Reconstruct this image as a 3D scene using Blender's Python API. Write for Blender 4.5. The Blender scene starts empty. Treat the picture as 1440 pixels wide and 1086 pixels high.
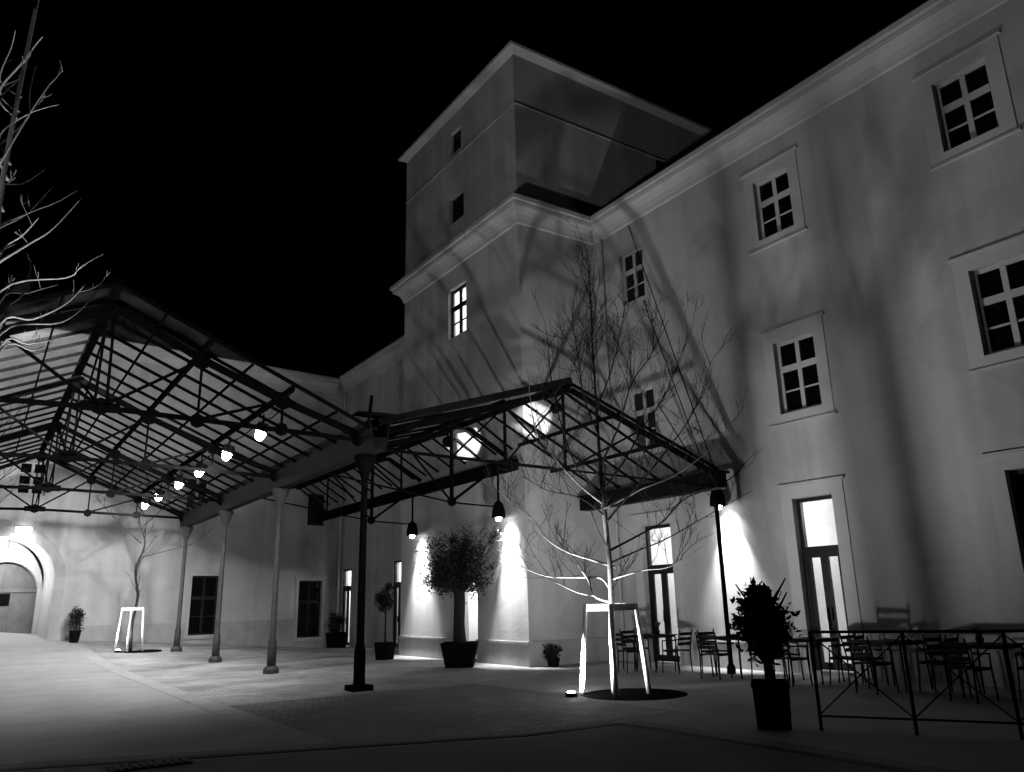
import bpy, math, random
from mathutils import Vector as V, Matrix
R = math.radians
rnd = random.Random(7)
sc = bpy.context.scene
col = sc.collection

# ------------------------------------------------------------------ camera
YAW, PITCH, ROLL, FPX, CH = 0.59571956, 0.26908062, -0.02360837, 1101.649, 1.5
Fv = V((math.sin(YAW)*math.cos(PITCH), math.cos(YAW)*math.cos(PITCH), math.sin(PITCH)))
R0 = V((math.cos(YAW), -math.sin(YAW), 0)); U0 = R0.cross(Fv)
Rv = math.cos(ROLL)*R0 + math.sin(ROLL)*U0
Uv = -math.sin(ROLL)*R0 + math.cos(ROLL)*U0
CAM = V((0, 0, CH))
cd = bpy.data.cameras.new('camera'); cam = bpy.data.objects.new('camera', cd); col.objects.link(cam)
cd.sensor_width = 36; cd.lens = 36*FPX/1440; cd.clip_end = 600; cd.clip_start = 0.05
M = Matrix((Rv, Uv, -Fv)).transposed().to_4x4(); M.translation = CAM
cam.matrix_world = M
sc.camera = cam
def ray(x, y): return Fv + (x-720)/FPX*Rv - (y-543)/FPX*Uv
def gz(x, y):
    t = min(max((y-22)/12, 0), 1.15)**2
    return t*(0.72-0.072*min(max(x, -3), 13.6))
def at(x, y, base, off=0.0):
    "photo point on the upright plane that faces the camera through base, pushed back by off"
    h = V((base[0], base[1], 0)); L = h.length; n = h/L
    d = ray(x, y); return CAM + d*((L+off)/(d.dot(n)))

# ------------------------------------------------------------------ render
sc.render.engine = 'CYCLES'
sc.cycles.use_denoising = True
sc.cycles.sample_clamp_indirect = 4
sc.cycles.max_bounces = 7; sc.cycles.transparent_max_bounces = 16
sc.view_settings.view_transform = 'Standard'; sc.view_settings.look = 'None'
sc.view_settings.exposure = 0.3; sc.view_settings.gamma = 1
w = bpy.data.worlds.new('World'); sc.world = w; w.use_nodes = True
nt = w.node_tree; nt.nodes.clear()
sky = nt.nodes.new('ShaderNodeTexSky'); sky.sky_type = 'NISHITA'; sky.sun_disc = False
sky.sun_elevation = R(-3); sky.sun_rotation = R(200)
bw = nt.nodes.new('ShaderNodeRGBToBW'); bg = nt.nodes.new('ShaderNodeBackground'); wo = nt.nodes.new('ShaderNodeOutputWorld')
nt.links.new(sky.outputs[0], bw.inputs[0]); nt.links.new(bw.outputs[0], bg.inputs[0]); nt.links.new(bg.outputs[0], wo.inputs[0])
bg.inputs[1].default_value = 0.0015

# ------------------------------------------------------------------ materials
def mat(name, base, rough=0.8, var=0.0, scale=3.0, bump=0.0, bscale=40, metal=0.0, streak=0.0, spec=0.3, patch=0.0):
    m = bpy.data.materials.new(name); m.use_nodes = True
    n = m.node_tree.nodes; l = m.node_tree.links; b = n['Principled BSDF']
    b.inputs['Roughness'].default_value = rough; b.inputs['Metallic'].default_value = metal
    b.inputs['Specular IOR Level'].default_value = spec
    b.inputs['Base Color'].default_value = (base, base, base, 1)
    tc = n.new('ShaderNodeTexCoord')
    if var > 0:
        t = n.new('ShaderNodeTexNoise'); t.inputs['Scale'].default_value = scale; t.inputs['Detail'].default_value = 8; t.inputs['Roughness'].default_value = .62
        l.new(tc.outputs['Object'], t.inputs['Vector'])
        r = n.new('ShaderNodeMapRange'); r.inputs[1].default_value = .3; r.inputs[2].default_value = .7
        r.inputs[3].default_value = base*(1-var); r.inputs[4].default_value = base*(1+var)
        l.new(t.outputs[0], r.inputs[0]); out = r.outputs[0]
        if streak > 0:
            mp = n.new('ShaderNodeMapping'); mp.inputs['Scale'].default_value = (2.2, 2.2, .12)
            t2 = n.new('ShaderNodeTexNoise'); t2.inputs['Scale'].default_value = 1.0; t2.inputs['Detail'].default_value = 6
            l.new(tc.outputs['Object'], mp.inputs[0]); l.new(mp.outputs[0], t2.inputs['Vector'])
            r2 = n.new('ShaderNodeMapRange'); r2.inputs[1].default_value = .35; r2.inputs[2].default_value = .7
            r2.inputs[3].default_value = 1; r2.inputs[4].default_value = 1-streak
            l.new(t2.outputs[0], r2.inputs[0])
            mu = n.new('ShaderNodeMath'); mu.operation = 'MULTIPLY'; l.new(out, mu.inputs[0]); l.new(r2.outputs[0], mu.inputs[1]); out = mu.outputs[0]
        if patch > 0:
            n1 = n.new('ShaderNodeTexNoise'); n1.inputs['Scale'].default_value = .42; n1.inputs['Detail'].default_value = 3; n1.inputs['Distortion'].default_value = .6
            l.new(tc.outputs['Object'], n1.inputs['Vector'])
            r3 = n.new('ShaderNodeMapRange'); r3.inputs[1].default_value = .55; r3.inputs[2].default_value = .58; r3.inputs[3].default_value = 1; r3.inputs[4].default_value = 1-patch
            l.new(n1.outputs[0], r3.inputs[0])
            n2 = n.new('ShaderNodeTexNoise'); n2.inputs['Scale'].default_value = 1.5; n2.inputs['Detail'].default_value = 5; l.new(tc.outputs['Object'], n2.inputs['Vector'])
            va_ = n.new('ShaderNodeMixRGB'); va_.blend_type = 'ADD'; va_.inputs[0].default_value = .5; l.new(tc.outputs['Object'], va_.inputs[1]); l.new(n2.outputs['Color'], va_.inputs[2])
            vo = n.new('ShaderNodeTexVoronoi'); vo.feature = 'DISTANCE_TO_EDGE'; vo.inputs['Scale'].default_value = .38; l.new(va_.outputs[0], vo.inputs['Vector'])
            r4 = n.new('ShaderNodeMapRange'); r4.inputs[1].default_value = .0; r4.inputs[2].default_value = .004; r4.inputs[3].default_value = .9; r4.inputs[4].default_value = 1
            l.new(vo.outputs['Distance'], r4.inputs[0])
            m1 = n.new('ShaderNodeMath'); m1.operation = 'MULTIPLY'; l.new(out, m1.inputs[0]); l.new(r3.outputs[0], m1.inputs[1])
            m2 = n.new('ShaderNodeMath'); m2.operation = 'MULTIPLY'; l.new(m1.outputs[0], m2.inputs[0]); l.new(r4.outputs[0], m2.inputs[1]); out = m2.outputs[0]
        l.new(out, b.inputs['Base Color'])
    if bump > 0:
        t3 = n.new('ShaderNodeTexNoise'); t3.inputs['Scale'].default_value = bscale; t3.inputs['Detail'].default_value = 5
        l.new(tc.outputs['Object'], t3.inputs['Vector'])
        bp = n.new('ShaderNodeBump'); bp.inputs['Strength'].default_value = bump; bp.inputs['Distance'].default_value = .02
        l.new(t3.outputs[0], bp.inputs['Height']); l.new(bp.outputs[0], b.inputs['Normal'])
    return m
def emit(name, s, c=1.0):
    m = bpy.data.materials.new(name); m.use_nodes = True
    n = m.node_tree.nodes; l = m.node_tree.links; n.clear()
    e = n.new('ShaderNodeEmission'); e.inputs[0].default_value = (c, c, c, 1); e.inputs[1].default_value = s
    o = n.new('ShaderNodeOutputMaterial'); l.new(e.outputs[0], o.inputs[0]); return m
def glass(name, clear, base, rough, dif=0.5):
    m = bpy.data.materials.new(name); m.use_nodes = True
    n = m.node_tree.nodes; l = m.node_tree.links; n.clear()
    tr = n.new('ShaderNodeBsdfTransparent'); tr.inputs[0].default_value = (.92, .92, .92, 1)
    gl = n.new('ShaderNodeBsdfGlossy'); gl.inputs['Roughness'].default_value = rough; gl.inputs[0].default_value = (.8, .8, .8, 1)
    di = n.new('ShaderNodeBsdfDiffuse'); di.inputs[0].default_value = (base, base, base, 1)
    tl = n.new('ShaderNodeBsdfTranslucent'); tl.inputs[0].default_value = (base, base, base, 1)
    a = n.new('ShaderNodeMixShader'); a.inputs[0].default_value = .5; l.new(di.outputs[0], a.inputs[1]); l.new(tl.outputs[0], a.inputs[2])
    c = n.new('ShaderNodeMixShader'); c.inputs[0].default_value = dif; l.new(gl.outputs[0], c.inputs[1]); l.new(a.outputs[0], c.inputs[2])
    # grime on the panes makes the clearness vary
    tc = n.new('ShaderNodeTexCoord'); t = n.new('ShaderNodeTexNoise'); t.inputs['Scale'].default_value = 1.3; t.inputs['Detail'].default_value = 5
    l.new(tc.outputs['Object'], t.inputs['Vector'])
    r = n.new('ShaderNodeMapRange'); r.inputs[1].default_value = .3; r.inputs[2].default_value = .7
    r.inputs[3].default_value = min(1, clear+.06); r.inputs[4].default_value = clear-.08
    l.new(t.outputs[0], r.inputs[0])
    x = n.new('ShaderNodeMixShader'); l.new(r.outputs[0], x.inputs[0]); l.new(c.outputs[0], x.inputs[1]); l.new(tr.outputs[0], x.inputs[2])
    o = n.new('ShaderNodeOutputMaterial'); l.new(x.outputs[0], o.inputs[0]); return m
def setts(name, a, b_, mortar, bw_, rh, rot=0.0):
    m = bpy.data.materials.new(name); m.use_nodes = True
    n = m.node_tree.nodes; l = m.node_tree.links; p = n['Principled BSDF']; p.inputs['Roughness'].default_value = .7
    tc = n.new('ShaderNodeTexCoord'); mp = n.new('ShaderNodeMapping'); mp.inputs['Rotation'].default_value = (0, 0, rot)
    l.new(tc.outputs['Object'], mp.inputs[0])
    nz = n.new('ShaderNodeTexNoise'); nz.inputs['Scale'].default_value = 2.5; l.new(mp.outputs[0], nz.inputs['Vector'])
    ad = n.new('ShaderNodeMixRGB'); ad.blend_type = 'ADD'; ad.inputs[0].default_value = .09; l.new(mp.outputs[0], ad.inputs[1]); l.new(nz.outputs['Color'], ad.inputs[2])
    br = n.new('ShaderNodeTexBrick'); br.inputs['Scale'].default_value = 1; br.inputs['Brick Width'].default_value = bw_; br.inputs['Row Height'].default_value = rh
    br.inputs['Mortar Size'].default_value = .014; br.inputs['Mortar Smooth'].default_value = .6; br.inputs['Bias'].default_value = 0
    for k, c in ((1, a), (2, b_), (3, mortar)): br.inputs[k].default_value = (c, c, c, 1)
    l.new(ad.outputs[0], br.inputs[0])
    big = n.new('ShaderNodeTexNoise'); big.inputs['Scale'].default_value = .55; big.inputs['Detail'].default_value = 7; l.new(tc.outputs['Object'], big.inputs['Vector'])
    r = n.new('ShaderNodeMapRange'); r.inputs[1].default_value = .3; r.inputs[2].default_value = .7; r.inputs[3].default_value = .5; r.inputs[4].default_value = 1.5
    l.new(big.outputs[0], r.inputs[0])
    mx = n.new('ShaderNodeMixRGB'); mx.blend_type = 'MULTIPLY'; mx.inputs[0].default_value = 1; l.new(br.outputs[0], mx.inputs[1]); l.new(r.outputs[0], mx.inputs[2])
    l.new(mx.outputs[0], p.inputs['Base Color'])
    bp = n.new('ShaderNodeBump'); bp.inputs['Strength'].default_value = .9; bp.inputs['Distance'].default_value = .03; bp.invert = True
    l.new(br.outputs['Fac'], bp.inputs['Height']); l.new(bp.outputs[0], p.inputs['Normal']); return m

m_plaster = mat('plaster', .40, .92, .14, .55, .4, 38, streak=.2, patch=.09)
m_plaster2 = mat('plaster_far', .42, .92, .14, .5, .4, 38, streak=.18, patch=.08)
m_trim = mat('plaster_trim', .41, .9, .07, 2, .15, 60)
m_plinth = mat('plinth_stone', .33, .9, .16, 1.6, .3, 30, streak=.15)
m_roof = mat('roof_tile', .08, .8, .3, 8, .4, 20)
m_steel = mat('dark_steel', .004, .8, .35, 9, .15, 60, spec=.0)
m_gutter = mat('grey_paint', .007, .7, .5, 3, .2, 30, spec=.06)
m_col = mat('column_paint', .04, .6, .3, 5, .15, 30, spec=.2)
m_black = mat('black_paint', .005, .6, .2, 9, spec=.05)
m_white = mat('white_frame', .40, .6, .06, 6)
m_frame = mat('dark_frame', .008, .45)
m_inner = mat('room_white', .72, .9, .05, 1)
m_wood = mat('pale_wood', .66, .7, .22, 5, .25, 35)
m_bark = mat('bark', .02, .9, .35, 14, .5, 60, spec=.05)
m_bark2 = mat('uplit_bark', .30, .8, .3, 14, .4, 60)  # pale tone; on the centre tree it paints limbs as lit from below
m_leaf = mat('olive_leaf', .015, .6, .4, 30, spec=.1)
m_leaf2 = mat('laurel_leaf', .012, .4, .4, 20)
m_pot = mat('pot_black', .005, .8, .3, 6, .1, 30, spec=.03)
m_soil = mat('soil', .007, .95, .5, 12, .6, 30, spec=.0)
m_conc = mat('concrete', .29, .8, .16, .9, .35, 45)
m_band = mat('stone_band', .31, .8, .14, 3, .2, 40)
m_kerb = mat('kerb_stone', .17, .8, .2, 2, .2, 40)
m_slot = mat('slot_drain', .02, .8, .2, 5)
m_sdark = setts('dark_setts', .10, .20, .05, .22, .11, R(20))
m_slite = setts('light_setts', .25, .36, .15, .22, .11, R(0))
m_asph = mat('asphalt', .12, .85, .2, 1.2, .35, 90)
m_pane = bpy.data.materials.new('dark_pane'); m_pane.use_nodes = True
_b = m_pane.node_tree.nodes['Principled BSDF']; _b.inputs['Base Color'].default_value = (.003, .003, .003, 1); _b.inputs['Roughness'].default_value = .08
m_clear = glass('clear_pane', .93, .5, .03, .1)
m_rglass = glass('roof_glass', .95, .45, .15, .9)
m_lamp = emit('lamp_white', 14)
m_lamp_hot = emit('lamp_hot', 40)

# ------------------------------------------------------------------ mesh builder
class MB:
    def __init__(s): s.v = []; s.f = []
    def quad(s, *p):
        k = len(s.v); s.v += [tuple(q) for q in p]; s.f.append(tuple(range(k, k+len(p))))
    def box(s, a, b):
        x0, y0, z0 = a; x1, y1, z1 = b; k = len(s.v)
        s.v += [(x0, y0, z0), (x1, y0, z0), (x1, y1, z0), (x0, y1, z0), (x0, y0, z1), (x1, y0, z1), (x1, y1, z1), (x0, y1, z1)]
        s.f += [tuple(k+i for i in q) for q in ((0, 3, 2, 1), (4, 5, 6, 7), (0, 1, 5, 4), (1, 2, 6, 5), (2, 3, 7, 6), (3, 0, 4, 7))]
        return s
    def bar(s, p, q, wd, ht=None, up=(0, 0, 1)):
        ht = ht or wd; p = V(p); q = V(q); d = (q-p).normalized(); u = V(up)
        if abs(d.dot(u)) > .98: u = V((0, 1, 0))
        a = d.cross(u).normalized(); b = a.cross(d); k = len(s.v)
        for c in (p, q):
            for i, j in ((-1, -1), (1, -1), (1, 1), (-1, 1)): s.v.append(tuple(c+a*(i*wd/2)+b*(j*ht/2)))
        s.f += [tuple(k+i for i in q_) for q_ in ((3, 2, 1, 0), (4, 5, 6, 7), (0, 1, 5, 4), (1, 2, 6, 5), (2, 3, 7, 6), (3, 0, 4, 7))]
        return s
    def tube(s, pts, rad, n=8, cap=True):
        pts = [V(p) for p in pts]; m = len(pts)
        if not hasattr(rad, '__len__'): rad = [rad]*m
        k = len(s.v); prev = None
        for i, p in enumerate(pts):
            d = (pts[min(i+1, m-1)]-pts[max(i-1, 0)])
            if d.length < 1e-9: d = V((0, 0, 1))
            d.normalize()
            if prev is None:
                u = V((0, 0, 1)) if abs(d.z) < .9 else V((1, 0, 0)); a = d.cross(u).normalized()
            else:
                a = prev - d*prev.dot(d)
                a = a.normalized() if a.length > 1e-6 else d.orthogonal().normalized()
            prev = a; b = d.cross(a)
            for j in range(n):
                t = 2*math.pi*j/n; s.v.append(tuple(p+(a*math.cos(t)+b*math.sin(t))*rad[i]))
        for i in range(m-1):
            for j in range(n):
                s.f.append((k+i*n+j, k+i*n+(j+1) % n, k+(i+1)*n+(j+1) % n, k+(i+1)*n+j))
        if cap:
            s.f.append(tuple(k+j for j in reversed(range(n)))); s.f.append(tuple(k+(m-1)*n+j for j in range(n)))
        return s
    def lathe(s, prof, c=(0, 0, 0), n=20):
        k = len(s.v); m = len(prof)
        for r, z in prof:
            for j in range(n):
                t = 2*math.pi*j/n; s.v.append((c[0]+r*math.cos(t), c[1]+r*math.sin(t), c[2]+z))
        for i in range(m-1):
            for j in range(n): s.f.append((k+i*n+j, k+i*n+(j+1) % n, k+(i+1)*n+(j+1) % n, k+(i+1)*n+j))
        if prof[0][0] > 1e-4: s.f.append(tuple(k+j for j in reversed(range(n))))
        if prof[-1][0] > 1e-4: s.f.append(tuple(k+(m-1)*n+j for j in range(n)))
        return s
    def build(s, name, m, parent=None, smooth=False, loc=None):
        me = bpy.data.meshes.new(name); me.from_pydata(s.v, [], s.f); me.update()
        if smooth:
            for p in me.polygons: p.use_smooth = True
        me.materials.append(m); o = bpy.data.objects.new(name, me); col.objects.link(o)
        if parent: o.parent = parent
        if loc: o.location = loc
        return o
def thing(name, label, cat, loc=(0, 0, 0), rz=0, group=None):
    o = bpy.data.objects.new(name, None); col.objects.link(o); o.empty_display_size = .3
    o.location = loc; o.rotation_euler = (0, 0, rz); o['label'] = label; o['category'] = cat
    if group: o['group'] = group
    return o
def tag(o, label, cat, group=None):
    o['label'] = label; o['category'] = cat
    if group: o['group'] = group
    return o
def dup(root, loc, rz, label):
    r = root.copy(); col.objects.link(r); r.location = loc; r.rotation_euler = (0, 0, rz); r['label'] = label
    for ch in list(root.children):
        c = ch.copy(); col.objects.link(c); c.parent = r
        for g_ in ch.children:
            d = g_.copy(); col.objects.link(d); d.parent = c
    return r
def struct(o): o['kind'] = 'structure'; return o
def lamp(kind, loc, power, target=None, size=.1, angle=90, blend=.5, parent=None, name='lamp'):
    L = bpy.data.lights.new(name, kind); L.energy = power
    if kind in ('SPOT', 'POINT'): L.shadow_soft_size = size
    if kind == 'SPOT': L.spot_size = R(angle); L.spot_blend = blend
    o = bpy.data.objects.new(name, L); col.objects.link(o); o.location = loc
    if target is not None: o.rotation_euler = (V(target)-V(loc)).to_track_quat('-Z', 'Y').to_euler()
    if parent: o.parent = parent
    return o

# ------------------------------------------------------------------ ground
def sheet(name, poly_rows, m, h=0.0):
    "rows of (x, y) points -> a grid following the ground"
    b = MB(); nr = len(poly_rows); nc = len(poly_rows[0])
    for r_ in poly_rows:
        for x, y in r_: b.v.append((x, y, gz(x, y)+h))
    for i in range(nr-1):
        for j in range(nc-1): b.f.append((i*nc+j, i*nc+j+1, (i+1)*nc+j+1, (i+1)*nc+j))
    return struct(b.build(name, m))
xs = [-150, -80, -40, -20, -10] + [-6+.8*i for i in range(28)] + [20, 30, 60, 150]
ys = [-60, -20, -6] + [0+1.0*i for i in range(45)] + [50, 70, 150]
sheet('ground', [[(x, y) for x in xs] for y in ys], m_conc)
def rect(name, x0, x1, y0, y1, m, h, n=2):
    return sheet(name, [[(x0+(x1-x0)*i/6, y0+(y1-y0)*j/max(n, 1)) for i in range(7)] for j in range(n+1)], m, h)
kl = lambda x: 10.12-.36*min(x, 5.6)-(0.0 if x < 5.6 else 0)      # the slanting drain line
rows = []
for j in range(9):
    t = j/8; rows.append([(3.66+(8.3-3.66)*i/8, (kl(3.66+(8.3-3.66)*i/8)+.25)*(1-t)+13.72*t) for i in range(9)])
sheet('sett_paving', rows, m_sdark, .004)
rect('stone_band', 3.28, 3.66, 9.15, 30, m_band, .006, 30)
rect('stone_band', 3.66, 11.1, 13.72, 14.05, m_band, .006, 2)
for yb in (19.35, 24.55):
    rect('stone_band', 3.66, 11.1, yb, yb+.3, m_band, .008, 2)
rect('sett_paving', 3.66, 10.95, 14.05, 33.8, m_slite, .004, 24)
# asphalt street in the foreground beyond the slot drain, and the kerb that turns towards the camera
rows = [[(x, -8) for x in (-30, 0, 3, 5.6, 6.95)], [(x, kl(x)-.16) for x in (-30, 0, 3, 5.6, 6.95)]]
sheet('street', rows, m_asph, .004)
b = MB()
path = [(-30, kl(-30)), (0, kl(0)), (5.6, kl(5.6)), (6.95, kl(5.6)-.05), (7.0, 7.4), (7.02, 5.2), (6.85, 2), (6.6, -6)]
path = [V((x, y, 0)) for x, y in path]
for p, q in zip(path, path[1:]): b.bar(p+V((0, 0, .004)), q+V((0, 0, .004)), .11, .012)
struct(b.build('slot_drain', m_slot))
b = MB()
for p, q in zip(path, path[1:]):
    d = (q-p).normalized(); n_ = V((-d.y, d.x, 0))*.2
    b.bar(p+n_+V((0, 0, .002)), q+n_+V((0, 0, .002)), .24, .014)
struct(b.build('kerb', m_kerb))

# ------------------------------------------------------------------ building helpers
def wall(b, O, u, n, L, z0, z1, holes, depth=.28, u0=0.0):
    "wall face in the plane through O along u facing n, with rectangular openings and their reveals"
    O = V((O[0], O[1], 0)); u = V((u[0], u[1], 0)); n = V((n[0], n[1], 0))
    P = lambda a, z, d=0: O+u*a+V((0, 0, z))-n*d
    us = sorted({u0, L, *[h[0] for h in holes], *[h[1] for h in holes]}); zs = sorted({z0, z1, *[h[2] for h in holes], *[h[3] for h in holes]})
    for a0, a1 in zip(us, us[1:]):
        for c0, c1 in zip(zs, zs[1:]):
            am, cm = (a0+a1)/2, (c0+c1)/2
            if any(h[0] < am < h[1] and h[2] < cm < h[3] for h in holes): continue
            b.quad(P(a0, c0), P(a1, c0), P(a1, c1), P(a0, c1))
    for a0, a1, c0, c1 in holes:
        b.quad(P(a0, c0), P(a0, c0, depth), P(a0, c1, depth), P(a0, c1)); b.quad(P(a1, c0), P(a1, c1), P(a1, c1, depth), P(a1, c0, depth))
        b.quad(P(a0, c1), P(a0, c1, depth), P(a1, c1, depth), P(a1, c1)); b.quad(P(a0, c0), P(a1, c0), P(a1, c0, depth), P(a0, c0, depth))
class Face:
    "places boxes on a facade: a along it, z up, d in from the wall face (negative = proud)"
    def __init__(s, O, u, n): s.O = V((O[0], O[1], 0)); s.u = V((u[0], u[1], 0)).normalized(); s.n = V((n[0], n[1], 0)).normalized()
    def P(s, a, z, d=0): return s.O+s.u*a+V((0, 0, z))-s.n*d
    def bx(s, b, a0, a1, z0, z1, d0, d1):
        k = len(b.v)
        for d in (d0, d1):
            for a, z in ((a0, z0), (a1, z0), (a1, z1), (a0, z1)): b.v.append(tuple(s.P(a, z, d)))
        b.f += [tuple(k+i for i in q) for q in ((0, 1, 2, 3), (7, 6, 5, 4), (0, 4, 5, 1), (1, 5, 6, 2), (2, 6, 7, 3), (3, 7, 4, 0))]
def window(F, par, a0, a1, z0, z1, lit=False, fm=None, rec=.12, thin=True):
    fm = fm or m_white; b = MB(); t = .07
    F.bx(b, a0, a0+t, z0, z1, rec, rec+.07); F.bx(b, a1-t, a1, z0, z1, rec, rec+.07)
    F.bx(b, a0+t, a1-t, z0, z0+t, rec, rec+.07); F.bx(b, a0+t, a1-t, z1-t, z1, rec, rec+.07)
    h = z1-z0; zt = z1-h*.38; am = (a0+a1)/2
    F.bx(b, a0+t, a1-t, zt-.065, zt+.065, rec-.012, rec+.06)
    F.bx(b, am-.05, am+.05, zt+.065, z1-t, rec-.006, rec+.06); F.bx(b, am-.05, am+.05, z0+t, zt-.065, rec-.006, rec+.06)
    if thin:
        zm = (z0+zt)/2
        F.bx(b, a0+t, am-.05, zm-.018, zm+.018, rec+.012, rec+.05); F.bx(b, am+.05, a1-t, zm-.018, zm+.018, rec+.012, rec+.05)
    o = b.build('window', fm, par); p = MB()
    F.bx(p, a0+t-.01, a1-t+.01, z0+t-.01, z1-t+.01, rec+.028, rec+.04); p.build('pane', m_clear if lit else m_pane, o)
    return o
def surround(F, par, a0, a1, z0, z1, sill=True, wd=.26):
    b = MB(); p = -.022
    F.bx(b, a0-wd, a0, z0-wd*.8, z1+wd, p, .01); F.bx(b, a1, a1+wd, z0-wd*.8, z1+wd, p, .01)
    F.bx(b, a0, a1, z1, z1+wd, p, .01)
    if sill: F.bx(b, a0, a1, z0-wd*.8, z0, p, .01)
    F.bx(b, a0-wd-.06, a1+wd+.06, z1+wd+.003, z1+wd+.04, -.06, .01)
    if sill: F.bx(b, a0-wd-.05, a1+wd+.05, z0-wd*.8-.04, z0-wd*.8-.003, -.06, .01)
    return b.build('surround', m_trim, par)
def room(F, par, a0, a1, z0, z1, d0, dep, power, lz=None, la=None, marg=.5, furnish=False):
    b = MB(); A0, A1, Z0, Z1 = a0-marg, a1+marg, z0, z1+.35
    q = lambda *c: b.quad(*[F.P(*k) for k in c])
    d1 = d0+dep
    q((A0, Z0, d1), (A1, Z0, d1), (A1, Z1, d1), (A0, Z1, d1)); q((A0, Z0, d0), (A0, Z0, d1), (A0, Z1, d1), (A0, Z1, d0))
    q((A1, Z0, d0), (A1, Z1, d0), (A1, Z1, d1), (A1, Z0, d1)); q((A0, Z1, d0), (A0, Z1, d1), (A1, Z1, d1), (A1, Z1, d0))
    q((A0, Z0, d0), (A1, Z0, d0), (A1, Z0, d1), (A0, Z0, d1))
    q((A0, Z0, d0), (A0, Z1, d0), (a0, Z1, d0), (a0, Z0, d0)); q((a1, Z0, d0), (a1, Z1, d0), (A1, Z1, d0), (A1, Z0, d0))
    q((a0, z1, d0), (a0, Z1, d0), (a1, Z1, d0), (a1, z1, d0))
    o = b.build('interior', m_inner, par)
    if furnish:
        f = MB(); F.bx(f, a0-.1, a0+.75, z0, z0+1.0, d1-.55, d1-.05); F.bx(f, a0-.14, a0+.8, z0+1.003, z0+1.05, d1-.6, d1-.03); f.build('counter', m_col, o)
        f = MB()
        for zz in (1.35, 1.7, 2.05): F.bx(f, a1-.1, A1-.05, z0+zz, z0+zz+.035, d1-.3, d1-.002)
        for k in range(9): F.bx(f, a1-.05+.09*k, a1+.0+.09*k, z0+1.386+.35*(k % 3), z0+1.55+.35*(k % 3)+.04*(k % 2), d1-.22, d1-.1)
        f.build('shelf', m_gutter, o)
        f = MB(); F.bx(f, a0+.05, a0+.6, z0+1.45, z0+2.1, d1-.03, d1-.003); f.build('picture', m_plinth, o)
    la = (a0+a1)/2 if la is None else la; lz = Z1-.3 if lz is None else lz
    g_ = MB(); c = F.P(la, lz, d0+dep*.55); g_.lathe([(0, -.1), (.06, -.08), (.1, 0), (.06, .08), (0, .1)], c, 12)
    g_.build('ceiling_lamp', m_lamp, o, True)
    lamp('POINT', c-V((0, 0, .16)), power, size=.12, parent=o, name='room_light')
    return o
def glazed_door(F, par, a0, a1, z0, z1, zt, rec=.14):
    b = MB(); t = .075
    F.bx(b, a0, a0+t, z0, z1, rec, rec+.09); F.bx(b, a1-t, a1, z0, z1, rec, rec+.09); F.bx(b, a0+t, a1-t, z1-t, z1, rec, rec+.09)
    F.bx(b, a0+t, a1-t, zt-.07, zt+.07, rec, rec+.09)
    o = b.build('door', m_frame, par); am = (a0+a1)/2
    for s0, s1 in ((a0+t, am-.004), (am+.004, a1-t)):
        l_ = MB(); e = .085; D0, D1 = rec+.015, rec+.07
        F.bx(l_, s0, s0+e, z0+.02, zt-.07, D0, D1); F.bx(l_, s1-e, s1, z0+.02, zt-.07, D0, D1)
        F.bx(l_, s0+e, s1-e, z0+.02, z0+.16, D0, D1); F.bx(l_, s0+e, s1-e, zt-.15, zt-.07, D0, D1)
        hx = s1-.04 if s0 < am-.1 else s0+.04
        F.bx(l_, hx-.012, hx+.012, z0+.95, z0+1.2, D0-.05, D0)
        l_.build('door_leaf', m_frame, o)
    p = MB(); F.bx(p, a0+t-.01, a1-t+.01, z0+.1, z1-t+.01, rec+.04, rec+.05); p.build('pane', m_clear, o)
    return o
def cornice(par, pts, outs, prof, m, name='cornice'):
    "profile (overhang, z) swept along pts; outs are the mitred outward vectors"
    b = MB(); n = len(prof)
    for (x, y), (ox, oy) in zip(pts, outs):
        for o_, z in prof: b.v.append((x+ox*o_, y+oy*o_, z))
    for i in range(len(pts)-1):
        for j in range(n-1): b.f.append((i*n+j, (i+1)*n+j, (i+1)*n+j+1, i*n+j+1))
    for i in (0, len(pts)-1): b.f.append(tuple(i*n+j for j in range(n)))
    return b.build(name, m, par)
PROF = [(0, 11.62), (.05, 11.64), (.07, 11.74), (.12, 11.86), (.21, 11.96), (.31, 12.01), (.31, 12.05), (.335, 12.05), (.335, 12.13), (.40, 12.15), (.40, 12.27), (.36, 12.30), (-.05, 12.34)]

# ------------------------------------------------------------------ long building on the right (facade at x = 14)
XF = 14.0; YE = 16.2
lb = thing('long_building', 'long pale rendered building on the right with three rows of windows and glazed doors', 'building', (XF, 5, 0))
lb_off = lambda o: o
FF = Face((XF, 0), (0, 1), (-1, 0))
wins = [(14.2, 15.1, 9.35, 10.85), (14.15, 15.1, 5.25, 6.86), (9.45, 10.4, 9.34, 10.82), (9.35, 10.36, 5.25, 6.86),
        (5.16, 6.14, 9.37, 10.83), (5.12, 6.12, 5.4, 6.98), (.9, 1.9, 9.37, 10.83), (.9, 1.9, 5.4, 6.98)]
dors = [(13.9, 14.95, 0.02, 3.28, 2.24), (9.4, 10.34, 0.06, 3.44, 2.38), (5.15, 6.15, .06, 3.42, 2.38)]
holes = wins+[d[:4] for d in dors]
class Sub:          # children are built in world space; parent inverse keeps them there
    pass
def adopt(root):
    inv = Matrix.Translation(-V(root.location))
    for ch in root.children:
        ch.matrix_parent_inverse = inv
b = MB(); wall(b, (XF, 0), (0, 1), (-1, 0), YE, -.4, 12.32, holes, u0=-9)
b.quad((XF, -9, -.4), (XF, -9, 12.32), (23, -9, 12.32), (23, -9, -.4)); b.quad((23, -9, -.4), (23, -9, 12.32), (23, YE, 12.32), (23, YE, -.4))
b.build('wall', m_plaster, lb)
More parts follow.
